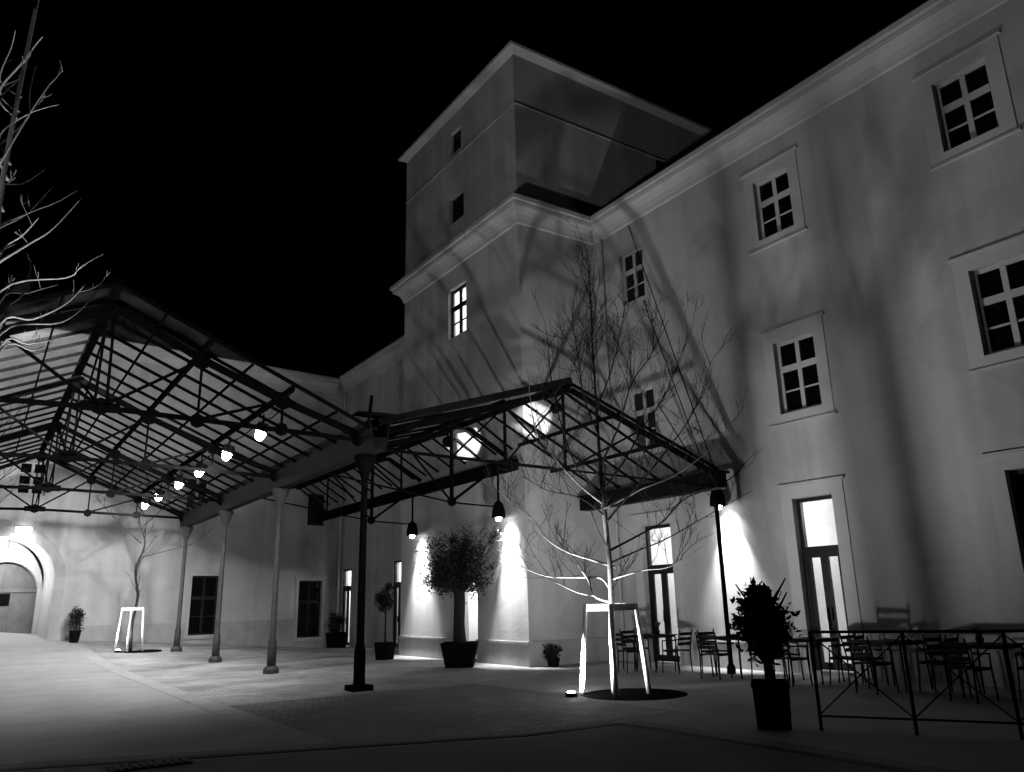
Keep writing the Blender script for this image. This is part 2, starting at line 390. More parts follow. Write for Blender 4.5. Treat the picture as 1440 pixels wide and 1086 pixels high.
for k, h in enumerate(wins):
    window(FF, lb, *h)
    if k != 0 and k != 1: surround(FF, lb, *h)
for k, d in enumerate(dors):
    glazed_door(FF, lb, *d)
    surround(FF, lb, d[0], d[1], d[2], d[3], False, .27)
room(FF, lb, 13.9, 14.95, 0.02, 3.28, .285, 3.0, 110, marg=.95, furnish=True)
room(FF, lb, 9.4, 10.34, 0.06, 3.44, .285, 3.2, 150, marg=1.2, furnish=True)
b = MB(); F = FF
segs = [(-9, 5.15-.27), (6.15+.27, 9.4-.27), (10.34+.27, 13.9-.27), (14.95+.27, 16.16)]
for a0, a1 in segs: F.bx(b, a0, a1, -.3, .52, -.045, .01); F.bx(b, a0, a1, .523, .56, -.06, .01)
b.build('plinth', m_plinth, lb)
b = MB(); b.quad((XF-.4, -9, 12.31), (XF-.4, YE, 12.31), (18.5, YE, 15.5), (18.5, -9, 15.5)); b.quad((23.4, -9, 12.31), (18.5, -9, 15.5), (18.5, YE, 15.5), (23.4, YE, 12.31))
b.quad((XF, -9, 12.31), (18.5, -9, 15.5), (23, -9, 12.31))
b.build('roof', m_roof, lb)
cornice(lb, [(XF, 16.19), (XF, -9)], [(-1, -1), (-1, 0)], PROF, m_trim)
b = MB()      # downpipe near the inner corner
b.tube([(XF-.12, 15.75, .5), (XF-.12, 15.75, 11.6)], .05, 8); b.build('downpipe', m_plaster, lb)
adopt(lb)

# ------------------------------------------------------------------ tower
XT = 11.3; Y0, Y1 = 16.2, 23.2
tw = thing('tower_building', 'tall square rendered tower at the centre with a moulded cornice', 'tower', (XT, 20, 0))
TF = Face((XT, 0), (0, 1), (-1, 0)); TS = Face((XT, Y0), (1, 0), (0, -1))
tl = [(19.03, 20.13, 9.36, 10.97)]
td = [(19.13, 20.02, 13.2, 14.13), (19.28, 19.96, 15.68, 16.52)]
nich = (18.55, 19.5, 0.0, 2.15)
b = MB(); wall(b, (XT, 0), (0, 1), (-1, 0), Y1, -.4, 17.3, tl+td+[nich], u0=Y0)
wall(b, (XT, Y0), (1, 0), (0, -1), 9, -.4, 17.3, [(5.6, 6.5, 14.5, 15.6)])
b.quad((XT, Y1, -.4), (XT, Y1, 17.3), (20.3, Y1, 17.3), (20.3, Y1, -.4)); b.quad((20.3, Y0, -.4), (20.3, Y1, -.4), (20.3, Y1, 17.3), (20.3, Y0, 17.3))
b.build('wall', m_plaster, tw)
for h in tl: window(TF, tw, *h, lit=True, fm=m_gutter); room(TF, tw, *h, .285, 1.6, 130, marg=.4)
for h in td: window(TF, tw, *h, fm=m_frame, thin=False)
window(TS, tw, 5.6, 6.5, 14.5, 15.6, fm=m_frame, thin=False)
# doorway between the lamps: arched head, lit reveal
b = MB()
a0, a1 = nich[0], nich[1]; am = (a0+a1)/2; ra = (a1-a0)/2
for k in range(10):
    t0, t1 = math.pi*k/10, math.pi*(k+1)/10
    q0, q1 = (am-ra*math.cos(t0), 1.68+ra*math.sin(t0)), (am-ra*math.cos(t1), 1.68+ra*math.sin(t1))
    for d in (.0,): b.quad(TF.P(q0[0], q0[1], d), TF.P(q1[0], q1[1], d), TF.P(q1[0], 2.16, d), TF.P(q0[0], 2.16, d))
    b.quad(TF.P(q0[0], q0[1], 0), TF.P(q0[0], q0[1], .28), TF.P(q1[0], q1[1], .28), TF.P(q1[0], q1[1], 0))
b.build('door_arch', m_plaster, tw)
room(TF, tw, a0, a1, 0.0, 2.15, .285, 1.4, 70, marg=.3)
b = MB()
for s0, s1 in ((Y0-.045, a0), (a1, Y1)): TF.bx(b, s0, s1, -.3, .52, -.045, .01); TF.bx(b, s0-.015, s1, .523, .575, -.075, .01)
TS.bx(b, .012, 2.69, -.3, .52, -.045, .01); TS.bx(b, .012, 2.69, .523, .575, -.075, .01)
b.build('plinth', m_plinth, tw)
cornice(tw, [(XT, Y1), (XT, Y0), (XF-.002, Y0)], [(-1, 1), (-1, -1), (-1, -1)], PROF, m_trim)
EP = [(0, 17.14), (.05, 17.17), (.17, 17.24), (.24, 17.26), (.24, 17.35), (-.05, 17.38)]
cornice(tw, [(XT, Y1), (XT, Y0), (20.3, Y0)], [(-1, 1), (-1, -1), (0, -1)], EP, m_trim, 'eave')
b = MB(); TF.bx(b, Y0-.02, Y1, 15.46, 15.5, -.035, .01); TS.bx(b, -.02, 9, 15.46, 15.5, -.035, .01)
b.build('string_course', m_plinth, tw)
b = MB(); c = (15.8, 19.7, 19.4); e = [(XT-.24, Y0-.24, 17.36), (20.5, Y0-.24, 17.36), (20.5, Y1+.24, 17.36), (XT-.24, Y1+.24, 17.36)]
for i in range(4): b.quad(e[i], e[(i+1) % 4], c)
b.build('roof', m_roof, tw)
adopt(tw)

# ------------------------------------------------------------------ rear wing (x = 14 beyond the tower) and arched building
rw = thing('rear_wing', 'pale rear wing behind the tower with two tall lit doors', 'building', (XF, 29, 0))
RF = Face((XF, 0), (0, 1), (-1, 0))
rd = [(28.55, 29.45, -.12, 3.2, 2.3), (33.75, 34.75, -.2, 3.1, 2.3)]
b = MB(); wall(b, (XF, 0), (0, 1), (-1, 0), 35.4, -.6, 12.3, [d[:4] for d in rd], u0=Y1)
b.quad((XF, 35.4, -.5), (23, 35.4, -.5), (23, 35.4, 12.3), (XF, 35.4, 12.3)); b.quad((23, Y1, -.5), (23, Y1, 12.3), (23, 35.4, 12.3), (23, 35.4, -.5))
b.build('wall', m_plaster2, rw)
for d in rd: glazed_door(RF, rw, *d, rec=.05); room(RF, rw, *d[:4], .285, 2.0, 150, marg=.6)
cornice(rw, [(XF, Y1+.01), (XF, 35.39)], [(-1, 0), (-1, -1)], PROF, m_trim)
b = MB(); b.quad((XF-.4, Y1, 12.31), (XF-.4, 36, 12.31), (18.5, 36, 15.5), (18.5, Y1, 15.5)); b.quad((23.4, Y1, 12.31), (18.5, Y1, 15.5), (18.5, 36, 15.5), (23.4, 36, 12.31)); b.build('roof', m_roof, rw)
b = MB(); b.tube([(XF-.1, 34.95, -.2), (XF-.1, 34.95, 11.5)], .06, 8); b.build('downpipe', m_trim, rw)
adopt(rw)

ab = thing('arched_building', 'pale floodlit building at the back left with an arched gateway', 'building', (2, 34.3, 0))
ud = V((1, .1)).normalized(); nd = V((ud.y, -ud.x)); AF = Face((0, 34.0), ud, nd)     # a runs along the wall, a ~ x
k_ = 1/ud.x
aw = [(7.5*k_, 8.62*k_, .50, 2.84), (12.15*k_, 13.28*k_, .20, 2.64), (.93*k_, 1.86*k_, 5.76, 7.0), (12.4*k_, 13.27*k_, 5.1, 6.56), (7.0*k_, 7.9*k_, 5.5, 6.9), (-5.2, -4.3, 5.76, 7.0)]
AC, AR, AS = 0.98, 1.56, 2.68      # gateway centre, radius, springing height
arch_hole = (AC-AR, AC+AR, -.5, AS+AR)
b = MB(); wall(b, (0, 34.0), ud, nd, 14.05*k_, -.7, 12.3, aw+[arch_hole], depth=.3, u0=-16)
dep = 2.0; GC = 1.28
for k in range(20):
    t0, t1 = math.pi*k/20, math.pi*(k+1)/20
    q0 = (AC-AR*math.cos(t0), AS+AR*math.sin(t0)); q1 = (AC-AR*math.cos(t1), AS+AR*math.sin(t1))
    b.quad(AF.P(*q0), AF.P(*q1), AF.P(q1[0], AS+AR+.002), AF.P(q0[0], AS+AR+.002))
b.quad(AF.P(-16, -.7), AF.P(-16, 12.3), AF.P(-16, 12.3, 9), AF.P(-16, -.7, 9)); b.quad(AF.P(-16, -.7, 9), AF.P(-16, 12.3, 9), AF.P(14, 12.3, 9), AF.P(14, -.7, 9))
b.build('wall', m_plaster2, ab)
b = MB()     # vaulted passage
q = lambda *c: b.quad(*[AF.P(*k) for k in c])
q((AC-AR, 0, .3), (AC-AR, 0, dep), (AC-AR, AS, dep), (AC-AR, AS, .3)); q((AC+AR, 0, .3), (AC+AR, AS, .3), (AC+AR, AS, dep), (AC+AR, 0, dep))
for k in range(20):
    t0, t1 = math.pi*k/20, math.pi*(k+1)/20
    q0 = (AC-AR*math.cos(t0), AS+AR*math.sin(t0)); q1 = (AC-AR*math.cos(t1), AS+AR*math.sin(t1))
    q((*q0, 0.001), (*q0, dep), (*q1, dep), (*q1, .001))
g2r, g2s = 1.12, 2.25     # inner arch, smaller
for s in (-1, 1): q((AC+s*AR, .0, dep), (GC+s*g2r, .0, dep), (GC+s*g2r, g2s, dep), (AC+s*AR, g2s, dep)); q((GC+s*g2r, 0, dep), (GC+s*g2r, 0, dep+.5), (GC+s*g2r, g2s, dep+.5), (GC+s*g2r, g2s, dep))
for k in range(20):
    t0, t1 = math.pi*k/20, math.pi*(k+1)/20
    i0 = (GC-g2r*math.cos(t0), g2s+g2r*1.05*math.sin(t0)); i1 = (GC-g2r*math.cos(t1), g2s+g2r*1.05*math.sin(t1))
    o0 = (AC-AR*math.cos(t0), g2s+(AS+AR-g2s)*math.sin(t0)); o1 = (AC-AR*math.cos(t1), g2s+(AS+AR-g2s)*math.sin(t1))
    q((*i0, dep), (*i1, dep), (*o1, dep), (*o0, dep)); q((*i0, dep), (*i0, dep+.5), (*i1, dep+.5), (*i1, dep))
b.build('gateway_passage', m_plaster2, ab)
b = MB()     # gate closing the passage
AF.bx(b, GC-1.11, GC+1.11, .7, 2.3, dep+.36, dep+.46); AF.bx(b, GC-1.11, GC+1.11, 2.3, 2.42, dep+.3, dep+.46)
for a in (-1.08, -.35, .3, 1.06): AF.bx(b, GC+a-.035, GC+a+.035, .72, 2.28, dep+.325, dep+.36)
for k in range(40):
    a0_, a1_ = GC-1.11+.0555*k, GC-1.11+.0555*(k+1); am_ = (a0_+a1_)/2
    h_ = 2.2+1.16*math.sqrt(max(0, 1-((am_-GC)/1.12)**2)); AF.bx(b, a0_, a1_, 2.42, h_, dep+.38, dep+.44)
AF.bx(b, GC-.03, GC+.03, 2.42, 3.2, dep+.34, dep+.38)
gt = b.build('gate', mat('gate_grey', .10, .6, .2, 4), ab)
b = MB(); AF.bx(b, GC-.3, GC+.25, 1.8, 2.25, dep+.33, dep+.36); b.build('gate_window', m_pane, gt)
b = MB(); NR = .36     # stone surround of the gateway
for k in range(20):
    t0, t1 = math.pi*k/20, math.pi*(k+1)/20
    P0 = lambda r_, t, d: AF.P(AC-r_*math.cos(t), AS+r_*math.sin(t), d)
    b.quad(P0(AR, t0, -.06), P0(AR, t1, -.06), P0(AR+NR, t1, -.06), P0(AR+NR, t0, -.06))
    b.quad(P0(AR+NR, t0, -.06), P0(AR+NR, t1, -.06), P0(AR+NR, t1, .01), P0(AR+NR, t0, .01)); b.quad(P0(AR, t0, -.06), P0(AR, t0, .01), P0(AR, t1, .01), P0(AR, t1, -.06))
for s in (-1, 1):
    lo, hi = sorted((AC+s*AR, AC+s*(AR+NR))); AF.bx(b, lo, hi, .2, AS, -.06, .01); lo2, hi2 = sorted((AC+s*AR, AC+s*(AR+NR+.08))); AF.bx(b, lo2, hi2, .1, 1.15, -.12, -.062)
b.build('arch_surround', m_plinth, ab)
for k, h in enumerate(aw):
    window(AF, ab, *h, fm=m_white if k in (2, 4, 5) else m_frame, rec=.16)
    if k < 2: surround(AF, ab, *h, True, .14)
b = MB(); fb = -.045
edges = [(-16, AC-AR-NR-.1), (AC+AR+NR+.1, aw[0][0]-.16), (aw[0][1]+.16, aw[1][0]-.16), (aw[1][1]+.16, 13.95)]
for a0, a1 in edges: AF.bx(b, a0, a1, -.6, 1.0, fb, .01)
b.build('plinth', m_plinth, ab)
pf = [(o_, z-.12) for o_, z in PROF]
nx, ny = nd.x, nd.y
cornice(ab, [tuple(AF.P(-16, 0))[:2], tuple(AF.P(13.6*k_, 0))[:2]], [(nx, ny), (nx, ny)], pf, m_trim)
b = MB(); b.quad(AF.P(-16.4, 12.19, -.4), AF.P(14, 12.19, -.4), AF.P(14, 13.2, 4.5), AF.P(-16.4, 13.2, 4.5)); b.quad(AF.P(-16.4, 12.19, 9.2), AF.P(-16.4, 13.2, 4.5), AF.P(14, 13.2, 4.5), AF.P(14, 12.19, 9.2)); b.build('roof', m_roof, ab)
adopt(ab)

# lamp over the gateway, lamp inside the passage
t = thing('wall_lamp', 'bright box shaped wall lamp above the arched gateway', 'wall lamp', AF.P(1.33, 4.46, -.1))
b = MB(); AF.bx(b, 1.05, 1.61, 4.38, 4.56, -.09, 0); o = b.build('housing', m_gutter, t)
c = MB(); AF.bx(c, 1.07, 1.59, 4.39, 4.55, -.17, -.092); c.build('diffuser', m_lamp, t); adopt(t)
lamp('AREA', AF.P(1.33, 4.44, -.3), 25, AF.P(1.33, 0, -.5), name='wall_lamp_light').data.size = .4
t = thing('passage_lamp', 'glowing lamp hung under the vault inside the gateway', 'lamp', AF.P(1.08, 3.72, 1.0))
b = MB(); pc = AF.P(1.08, 3.72, 1.0); b.tube([pc, pc+V((0, 0, .45))], .012, 6); b.build('rod', m_steel, t)
b = MB(); b.lathe([(0, -.2), (.13, -.14), (.17, 0), (.1, .1), (0, .12)], pc, 14); b.build('globe', m_lamp, t, True); adopt(t)
lamp('POINT', pc-V((0, 0, .3)), 170, size=.18, name='passage_light')

# ------------------------------------------------------------------ market canopy (left bay)
XC = 6.15; CY = [14.3, 19.5, 24.7, 30.0]; RX, RZ, EZ = 1.4, 6.76, 4.70; LX = -3.35; YV = 13.72; YB = 30.6
sl = (RZ-EZ)/(XC-RX)
roofz = lambda x: RZ-abs(x-RX)*sl
mc = thing('market_canopy', 'open steel framed market canopy with glazed gable roof on slim columns', 'canopy', (XC, 22, 0))
def gusset(b, c, r_, th=.03, ax=1):
    x, y, z = c; k = 8; lo = len(b.v)
    for d in (-th/2, th/2):
        for j in range(k):
            t_ = 2*math.pi*j/k; b.v.append((x+r_*math.cos(t_), y+d, z+r_*math.sin(t_)))
    b.f.append(tuple(lo+j for j in range(k))); b.f.append(tuple(lo+k+j for j in reversed(range(k))))
    for j in range(k): b.f.append((lo+j, lo+k+j, lo+k+(j+1) % k, lo+(j+1) % k))
for i, y in enumerate(CY):
    for cx in (XC, LX):
        z0 = gz(cx, y); b = MB()
        b.lathe([(.11, z0+.1), (.105, z0+.7), (.075, z0+.82), (.07, 2.4), (.062, 4.0), (.085, 4.06), (.085, 4.12), (.06, 4.16), (.06, 4.36)], (cx, y, 0), 12)
        c_ = b.build('column', m_col if i else m_steel, mc, True)
        e = MB()
        if i == 0: e.box((cx-.2, y-.2, z0-.05), (cx+.2, y+.2, z0+.1)); 
        else: e.lathe([(.19, z0-.05), (.19, z0+.1), (.15, z0+.16), (.11, z0+.18)], (cx, y, 0), 8)
        e.build('base', m_col if i else m_steel, c_)
        e = MB(); e.lathe([(.062, 3.86), (.09, 3.95), (.22, 4.3), (.22, 4.358), (.06, 4.359)], (cx, y, 0), 10); e.build('capital', m_col if i else m_steel, c_)
for cx in (XC, LX):      # gutter beams along the column lines: boxed trough
    b = MB(); y0, y1 = 13.6, 30.5
    pr = [(-.2, 4.86), (-.24, 4.93), (-.2, 4.93), (-.14, 4.6), (.14, 4.6), (.2, 4.93), (.24, 4.93), (.2, 4.86), (.15, 4.5), (.12, 4.36), (-.12, 4.36), (-.15, 4.5)]
    n = len(pr)
    for yy in (y0, y1):
        for dx, z in pr: b.v.append((cx+dx, yy, z))
    for j in range(n): b.f.append((j, (j+1) % n, n+(j+1) % n, n+j))
    b.f.append(tuple(range(n))); b.f.append(tuple(reversed(range(n, 2*n))))
    b.build('gutter', m_gutter, mc)
for y in CY:             # trusses
    b = MB(); ch = 4.66
    def top(x):
        a_ = abs(x-RX); ks = ((0, 6.58), (1.53, 5.86), (3.02, 5.28), (4.75, 4.72))
        for (x0_, z0_), (x1_, z1_) in zip(ks, ks[1:]):
            if a_ <= x1_+1e-6: return z0_+(z1_-z0_)*(a_-x0_)/(x1_-x0_)
        return 4.72
    for s in (-1, 1):
        for d0_, d1_ in ((0, 1.53), (1.53, 3.02), (3.02, 4.75)): b.bar((RX+s*d0_, y, top(RX+s*d0_)), (RX+s*d1_, y, top(RX+s*d1_)), .08, .12)
        for d0_ in (1.53, 3.02): b.bar((RX+s*d0_, y, top(RX+s*d0_)), (RX+s*d0_, y, roofz(RX+s*d0_)-.03), .09)
    b.bar((XC, y, ch), (RX, y, ch+.12), .06, .08); b.bar((LX, y, ch), (RX, y, ch+.12), .06, .08)
    for dx in (-.09, .09): b.bar((RX+dx, y, ch+.1), (RX+dx*.6, y, top(RX)), .045, .045)
    gusset(b, (RX, y, ch+.14), .15); b.bar((RX-.3, y, ch+.13), (RX+.3, y, ch+.13), .05, .16); gusset(b, (RX, y, top(RX)-.08), .17)
    for s in (-1, 1):
        n1, n2 = RX+s*1.55, RX+s*3.05
        for nx_ in (n1, n2):
            b.bar((nx_, y, ch+.08), (nx_, y, top(nx_)), .04); gusset(b, (nx_, y, ch+.06), .13); gusset(b, (nx_, y, top(nx_)-.02), .16)
        b.bar((RX, y, ch+.12), (n1, y, top(n1)), .05); b.bar((n1, y, ch+.08), (n2, y, top(n2)), .05)
        gusset(b, (RX+s*4.6, y, ch+.03), .17)
    b.build('truss', m_steel, mc)
for s in (-1, 1):        # roof slopes: bars, purlins, glass
    ex = XC+.0 if s > 0 else LX; b = MB()
    yy = YV
    n_ = 20
    for k in range(n_+1):
        y = YV+(YB-YV)*k/n_; wd = .035 if 0 < k < n_ else .06
        b.bar((RX, y, RZ+.02), (ex, y, EZ+.22 if False else roofz(ex)+.02), wd, .06)
    o = b.build('glazing_bars', m_steel, mc)
    g_ = MB(); a = (RX, YV, RZ+.055); c_ = (ex, YV, roofz(ex)+.055)
    up = .006
    g_.quad((RX, YV, RZ+.06), (RX, YB, RZ+.06), (ex, YB, roofz(ex)+.06), (ex, YV, roofz(ex)+.06)); g_.build('roof_glass', m_rglass, o)
    for d in (.78, 1.55, 2.3, 3.05, 3.9):
        t_ = .11 if d in (1.55, 3.05) else .05
        x = RX+s*d; p = MB(); p.bar((x, YV, roofz(x)-.012-t_/2), (x, YB, roofz(x)-.012-t_/2), t_*.6, t_); p.build('purlin', m_steel, mc)
b = MB(); b.bar((RX, YV, RZ+.03), (RX, YB, RZ+.03), .14, .16); b.build('ridge_beam', m_steel, mc)
# valley flashing tongue over the gutter end
b = MB(); b.quad((XC-.5, 13.5, 5.05), (XC+.42, 13.3, 5.02), (XC+.2, 14.2, 5.1), (XC-.3, 14.4, 5.16)); b.bar((XC-.25, 13.6, 4.9), (XC-.2, 13.6, 5.4), .05)
b.build('gutter_end', m_steel, mc)
# longitudinal bracing in the plane of the ridge posts, seen as crossing rods
b = MB()
for y0, y1 in zip(CY, CY[1:]):
    b.bar((RX, y0, 4.8), (RX, y1, RZ-.2), .035); b.bar((RX, y1, 4.8), (RX, y0, RZ-.2), .035)
b.build('bracing', m_steel, mc)
adopt(mc)

# ------------------------------------------------------------------ side canopy (right bay, skewed front)
sc_ = thing('side_canopy', 'smaller steel and glass canopy between the column row and the tower', 'canopy', (10, 14, 0))
PA, PR_, PB = V((XC, 14.3, 4.88)), V((10.1, 12.68, 5.96)), V((13.12, 11.48, 4.14))
def zL(x): return 4.88+(x-XC)/(10.1-XC)*(5.96-4.88)
def zR(x): return 5.96-(x-10.1)/(13.12-10.1)*(5.96-4.14)
skY = lambda x: 14.3-(x-XC)*(14.3-11.48)/(13.12-XC)
b = MB(); dn = V((0, 0, -.12))
b.bar(PA+dn, PR_+dn, .08, .13); b.bar(PR_+dn, PB+dn, .07, .12)
tie = lambda x: V((x, skY(x)+.004, 4.52-(x-XC)*.105))
b.bar(tie(XC), tie(9.7), .05, .06); b.bar(tie(9.7), tie(13.0)+V((0, 0, .0)), .035, .04)
for x in (7.74, 8.77, 9.95): b.bar(tie(x), V((x, skY(x), (zL(x) if x < 10.1 else zR(x))-.14)), .05)
b.bar(tie(7.74), V((8.77, skY(8.77), zL(8.77)-.16)), .04); b.bar(tie(8.77), V((9.95, skY(9.95), zL(9.95)-.2)), .04); b.bar(tie(9.95), V((8.77, skY(8.77), zL(8.77)-.16)), .04)
b.bar(tie(9.95), V((11.5, skY(11.5), zR(11.5)-.14)), .045)
b.build('front_truss', m_steel, sc_)
b = MB()       # broad fascia board on the left verge
b.quad(PA+V((-.02, -.03, .0)), PR_+V((-.02, -.03, .0)), PR_+V((-.02, -.03, .1)), PA+V((-.02, -.03, .1)))
b.bar(PA+V((0, -.04, .1)), PR_+V((0, -.04, .08)), .12, .13); b.build('verge_board', m_gutter, sc_)
for y in (16.9, 21.7):
    b = MB(); KX = 9.58
    b.bar((XC+.1, y, 4.42), (KX, y, 3.9), .035); b.bar((KX, y, 3.9), (11.0, y, 3.85), .035)
    b.bar((KX, y, 3.86), (KX, y, zL(KX)-.1), .075); b.bar((XC+.1, y, zL(XC)-.1), (10.1, y, 5.8), .07, .11); b.bar((10.1, y, 5.8), (11.2, y, zR(11.2)-.1), .07, .11)
    b.bar((KX, y, 3.92), (8.2, y, zL(8.2)-.12), .04); b.bar((KX, y-.05, 3.92), (10.95, y-.05, 4.9), .045); b.bar((KX, y+.05, 3.92), (10.95, y+.05, 4.9), .045)
    gusset(b, (KX, y, 3.93), .13)
    b.bar((8.2, y, 4.1), (8.2, y, zL(8.2)-.1), .04); b.bar((8.2, y, 4.12), (7.0, y, zL(7)-.1), .04)
    b.build('inner_truss', m_steel, sc_)
b = MB(); b.box((10.92, 16.3, 4.74), (11.2, 30.2, 5.02)); b.build('wall_beam', m_steel, sc_)
b = MB()       # right-hand gutter with its deep dark box
b.box((12.98, 11.4, 3.76), (13.27, 16.12, 4.08)); b.box((12.9, 11.36, 4.083), (13.35, 16.12, 4.13)); b.build('gutter', m_black, sc_)
b = MB(); b.lathe([(.09, 0.0), (.09, .12), (.05, .2), (.045, 3.3), (.07, 3.5), (.07, 3.7)], (13.05, 11.56, 0), 10); b.build('column', m_steel, sc_, True)
# glazing bars
b = MB(); k = 0
y = 14.2
while y < 30:
    b.bar((XC+.05, y, zL(XC+.05)+.03), (10.1, y, 5.99), .035, .055); y += .8
for x in [XC+.4+.62*i for i in range(6)]:
    pass
oL = b.build('glazing_bars', m_steel, sc_)
g_ = MB(); g_.quad((XC, 14.3, 4.93), (10.1, 12.68, 6.01), (10.1, 30, 6.01), (XC, 30, 4.93)); g_.build('roof_glass', m_rglass, oL)
b = MB(); y = 11.9
b.bar((10.1, 12.68, 5.99), (13.12, 11.48, 4.17), .05, .06)
y = 12.9
while y < 16.1:
    xs_ = 10.1; b.bar((10.1, y+.2, 5.99), (13.1, y-.35, 4.17), .035, .055); y += .7
for x in (11.1, 12.1):
    b.bar((x, skY(x), zR(x)-.02), (x, 16.15, zR(x)-.02), .05, .08)
y = 16.6
while y < 30:
    b.bar((10.1, y, 5.99), (11.22, y, zR(11.22)+.03), .035, .055); y += .8
oR = b.build('glazing_bars', m_steel, sc_)
g_ = MB(); g_.quad((10.1, 12.68, 6.01), (13.12, 11.48, 4.2), (13.12, 16.15, 4.2), (10.1, 16.15, 6.01)); g_.quad((10.1, 16.15, 6.01), (11.24, 16.15, zR(11.24)+.05), (11.24, 30, zR(11.24)+.05), (10.1, 30, 6.01)); g_.build('roof_glass', m_rglass, oR)
b = MB(); b.bar((10.1, 12.66, 5.98), (10.1, 30, 5.98), .1, .12); b.build('ridge_beam', m_steel, sc_)
b = MB()
for x in (7.45, 8.77): b.bar((x, skY(x), zL(x)-.05), (x, 30, zL(x)-.05), .06, .1)
b.build('purlins', m_steel, sc_)
# stays from the outer gutter corner to the facade
S0 = V((13.1, 11.55, 4.15))
for tgt, o_ in (((13.97, 14.62, 11.55), (0, 0, 0)), ((13.97, 14.25, 9.2), (0, .25, 0)), ((13.97, 14.0, 6.3), (0, .4, 0))):
    b = MB(); b.tube([S0+V(o_), V(tgt)], .014, 6); b.build('stay_rod', m_steel, sc_)
adopt(sc_)

# ------------------------------------------------------------------ lamps on the structures
def floodlight(label, loc, target, power, first=[None], cone=160, lift=0.0):
    t = thing('floodlight', label, 'floodlight', loc, 0, 'floodlights clamped to the canopy steel')
    d = (V(target)-V(loc)).normalized(); rot = (d if lift else V((-.25, .1, -1)).normalized()).to_track_quat('Y', 'Z').to_euler()
    if first[0] is None:
        b = MB(); b.box((-.15, -.13, -.1), (.15, .02, .1)); b.box((-.17, .02, -.12), (.17, .05, .12)); h = b.build('housing', m_gutter, None)
        g_ = MB(); g_.box((-.14, .052, -.09), (.14, .06, .09)); g_.lathe([(0, .17), (.06, .15), (.095, .08), (.105, .0)][::-1], (0, 0, 0), 14)
        g_.v = g_.v[:8]+[(x, .06+z, y) for x, y, z in g_.v[8:]]; l_ = g_.build('lens', m_lamp_hot, None)
        k = MB(); k.tube([(-.18, -.02, 0), (-.18, -.02, .17), (0, -.02, .2), (.18, -.02, .17), (.18, -.02, 0)], .012, 5); k.tube([(0, -.02, .2), (0, -.02, .34)], .018, 6); y_ = k.build('yoke', m_steel, None)
        first[0] = (h, l_, y_); parts = first[0]
    else:
        parts = []
        for p in first[0]: c = p.copy(); col.objects.link(c); parts.append(c)
    for p in parts: p.parent = t; p.rotation_euler = rot if 'yoke' not in p.name else (0, 0, rot.z)
    lamp('SPOT', V(loc)+(d*.27 if lift else V((-.07, .02, -.28))), power, target, .07, cone, .7, name='flood_beam')
FY = [15.9, 18.5, 21.2, 23.6, 26.5, 28.9]
nm = ['nearest', 'second nearest', 'third', 'fourth', 'fifth', 'farthest']
for i, y in enumerate(FY):
    floodlight(f'{nm[i]} of the six lit floodlights in a row on the canopy purlin', (4.55, y, 5.02), (1.6, y+3.6, 0.0), 540)
floodlight('single lit floodlight standing on the left slope of the canopy roof', (.02, 14.3, 6.66), (.4, 34, 9.0), 5200, cone=64, lift=.25)

b = MB(); pts_ = []
for i in range(29):
    yy_ = 14.4+i*.54; pts_.append((4.62, yy_, 5.24+.035*math.cos(i*math.pi/2)))
b.tube(pts_, .014, 5); tag(b.build('lamp_cable', m_steel), 'thin black cable sagging along the purlin above the six floodlights', 'cable')
def lantern(label, loc, top, power):
    t = thing('hanging_lantern', label, 'lantern', loc, 0, 'dark hanging lanterns under the canopy gutters')
    b = MB(); b.tube([(0, 0, .3), (0, 0, top-loc[2])], .03, 8); b.build('hanger_pipe', m_steel, t)
    b = MB(); b.lathe([(.17, -.08), (.18, -.06), (.165, .1), (.12, .27), (.05, .34), (0, .35)], n=16); b.lathe([(.16, -.078), (.15, .08), (.1, .24), (0, .26)], n=16); b.build('lamp_shade', m_steel, t, True)
    b = MB(); b.lathe([(0, -.17), (.06, -.15), (.085, -.08), (.06, -.01), (0, .02)], n=14); b.build('bulb', m_lamp_hot, t, True)
    lamp('SPOT', V(loc)+V((.03, 0, -.19)), power, V(loc)+V((.36, 0, -1.35)), .06, 64, 1.0, name='lantern_beam')
    lamp('SPOT', V(loc)+V((.03, 0, -.19)), power*.05, V(loc)+V((.36, 0, -.62)), .05, 110, .9, name='lantern_glow')
lantern('hanging lantern to the right of the olive tree, lighting the tower corner', (10.95, 16.9, 3.66), 4.75, 1900)
lantern('hanging lantern to the left of the olive tree, lighting the tower edge', (10.95, 21.75, 3.6), 4.75, 1800)
lantern('lantern under the far right gutter corner, lighting the long facade', (13.66, 12.05, 3.55), 3.74, 1300)

def spotlight(label, loc, tgt, power, ang):
    t = thing('canopy_spotlight', label, 'spotlight', loc, 0, 'black spotlights on the side canopy trusses')
    d = (V(tgt)-V(loc)).normalized(); L0 = V((0, 0, 0))
    b = MB(); b.tube([-d*.16, -d*.12, d*.08, d*.14], [.06, .1, .11, .12], 14); b.build('housing', m_steel, t, True)
    b = MB(); b.tube([d*.143, d*.15], [.1, .09], 14); b.build('lens', m_lamp, t)
    b = MB(); b.tube([L0+V((0, 0, .1)), V((0, 0, .3))], .02, 6); b.build('bracket', m_steel, t)
    lamp('SPOT', V(loc)+d*.2, power, tgt, .03, ang, .35, name='spot_beam')
spotlight('black spotlight on the left half of the side canopy front, aimed at the tower', (7.78, 13.9, 4.72), (11.3, 19.15, 6.0), 9000, 11)
spotlight('black spotlight near the apex of the side canopy, aimed at the tower corner', (9.95, 13.0, 5.5), (11.62, 16.2, 6.05), 2000, 17)
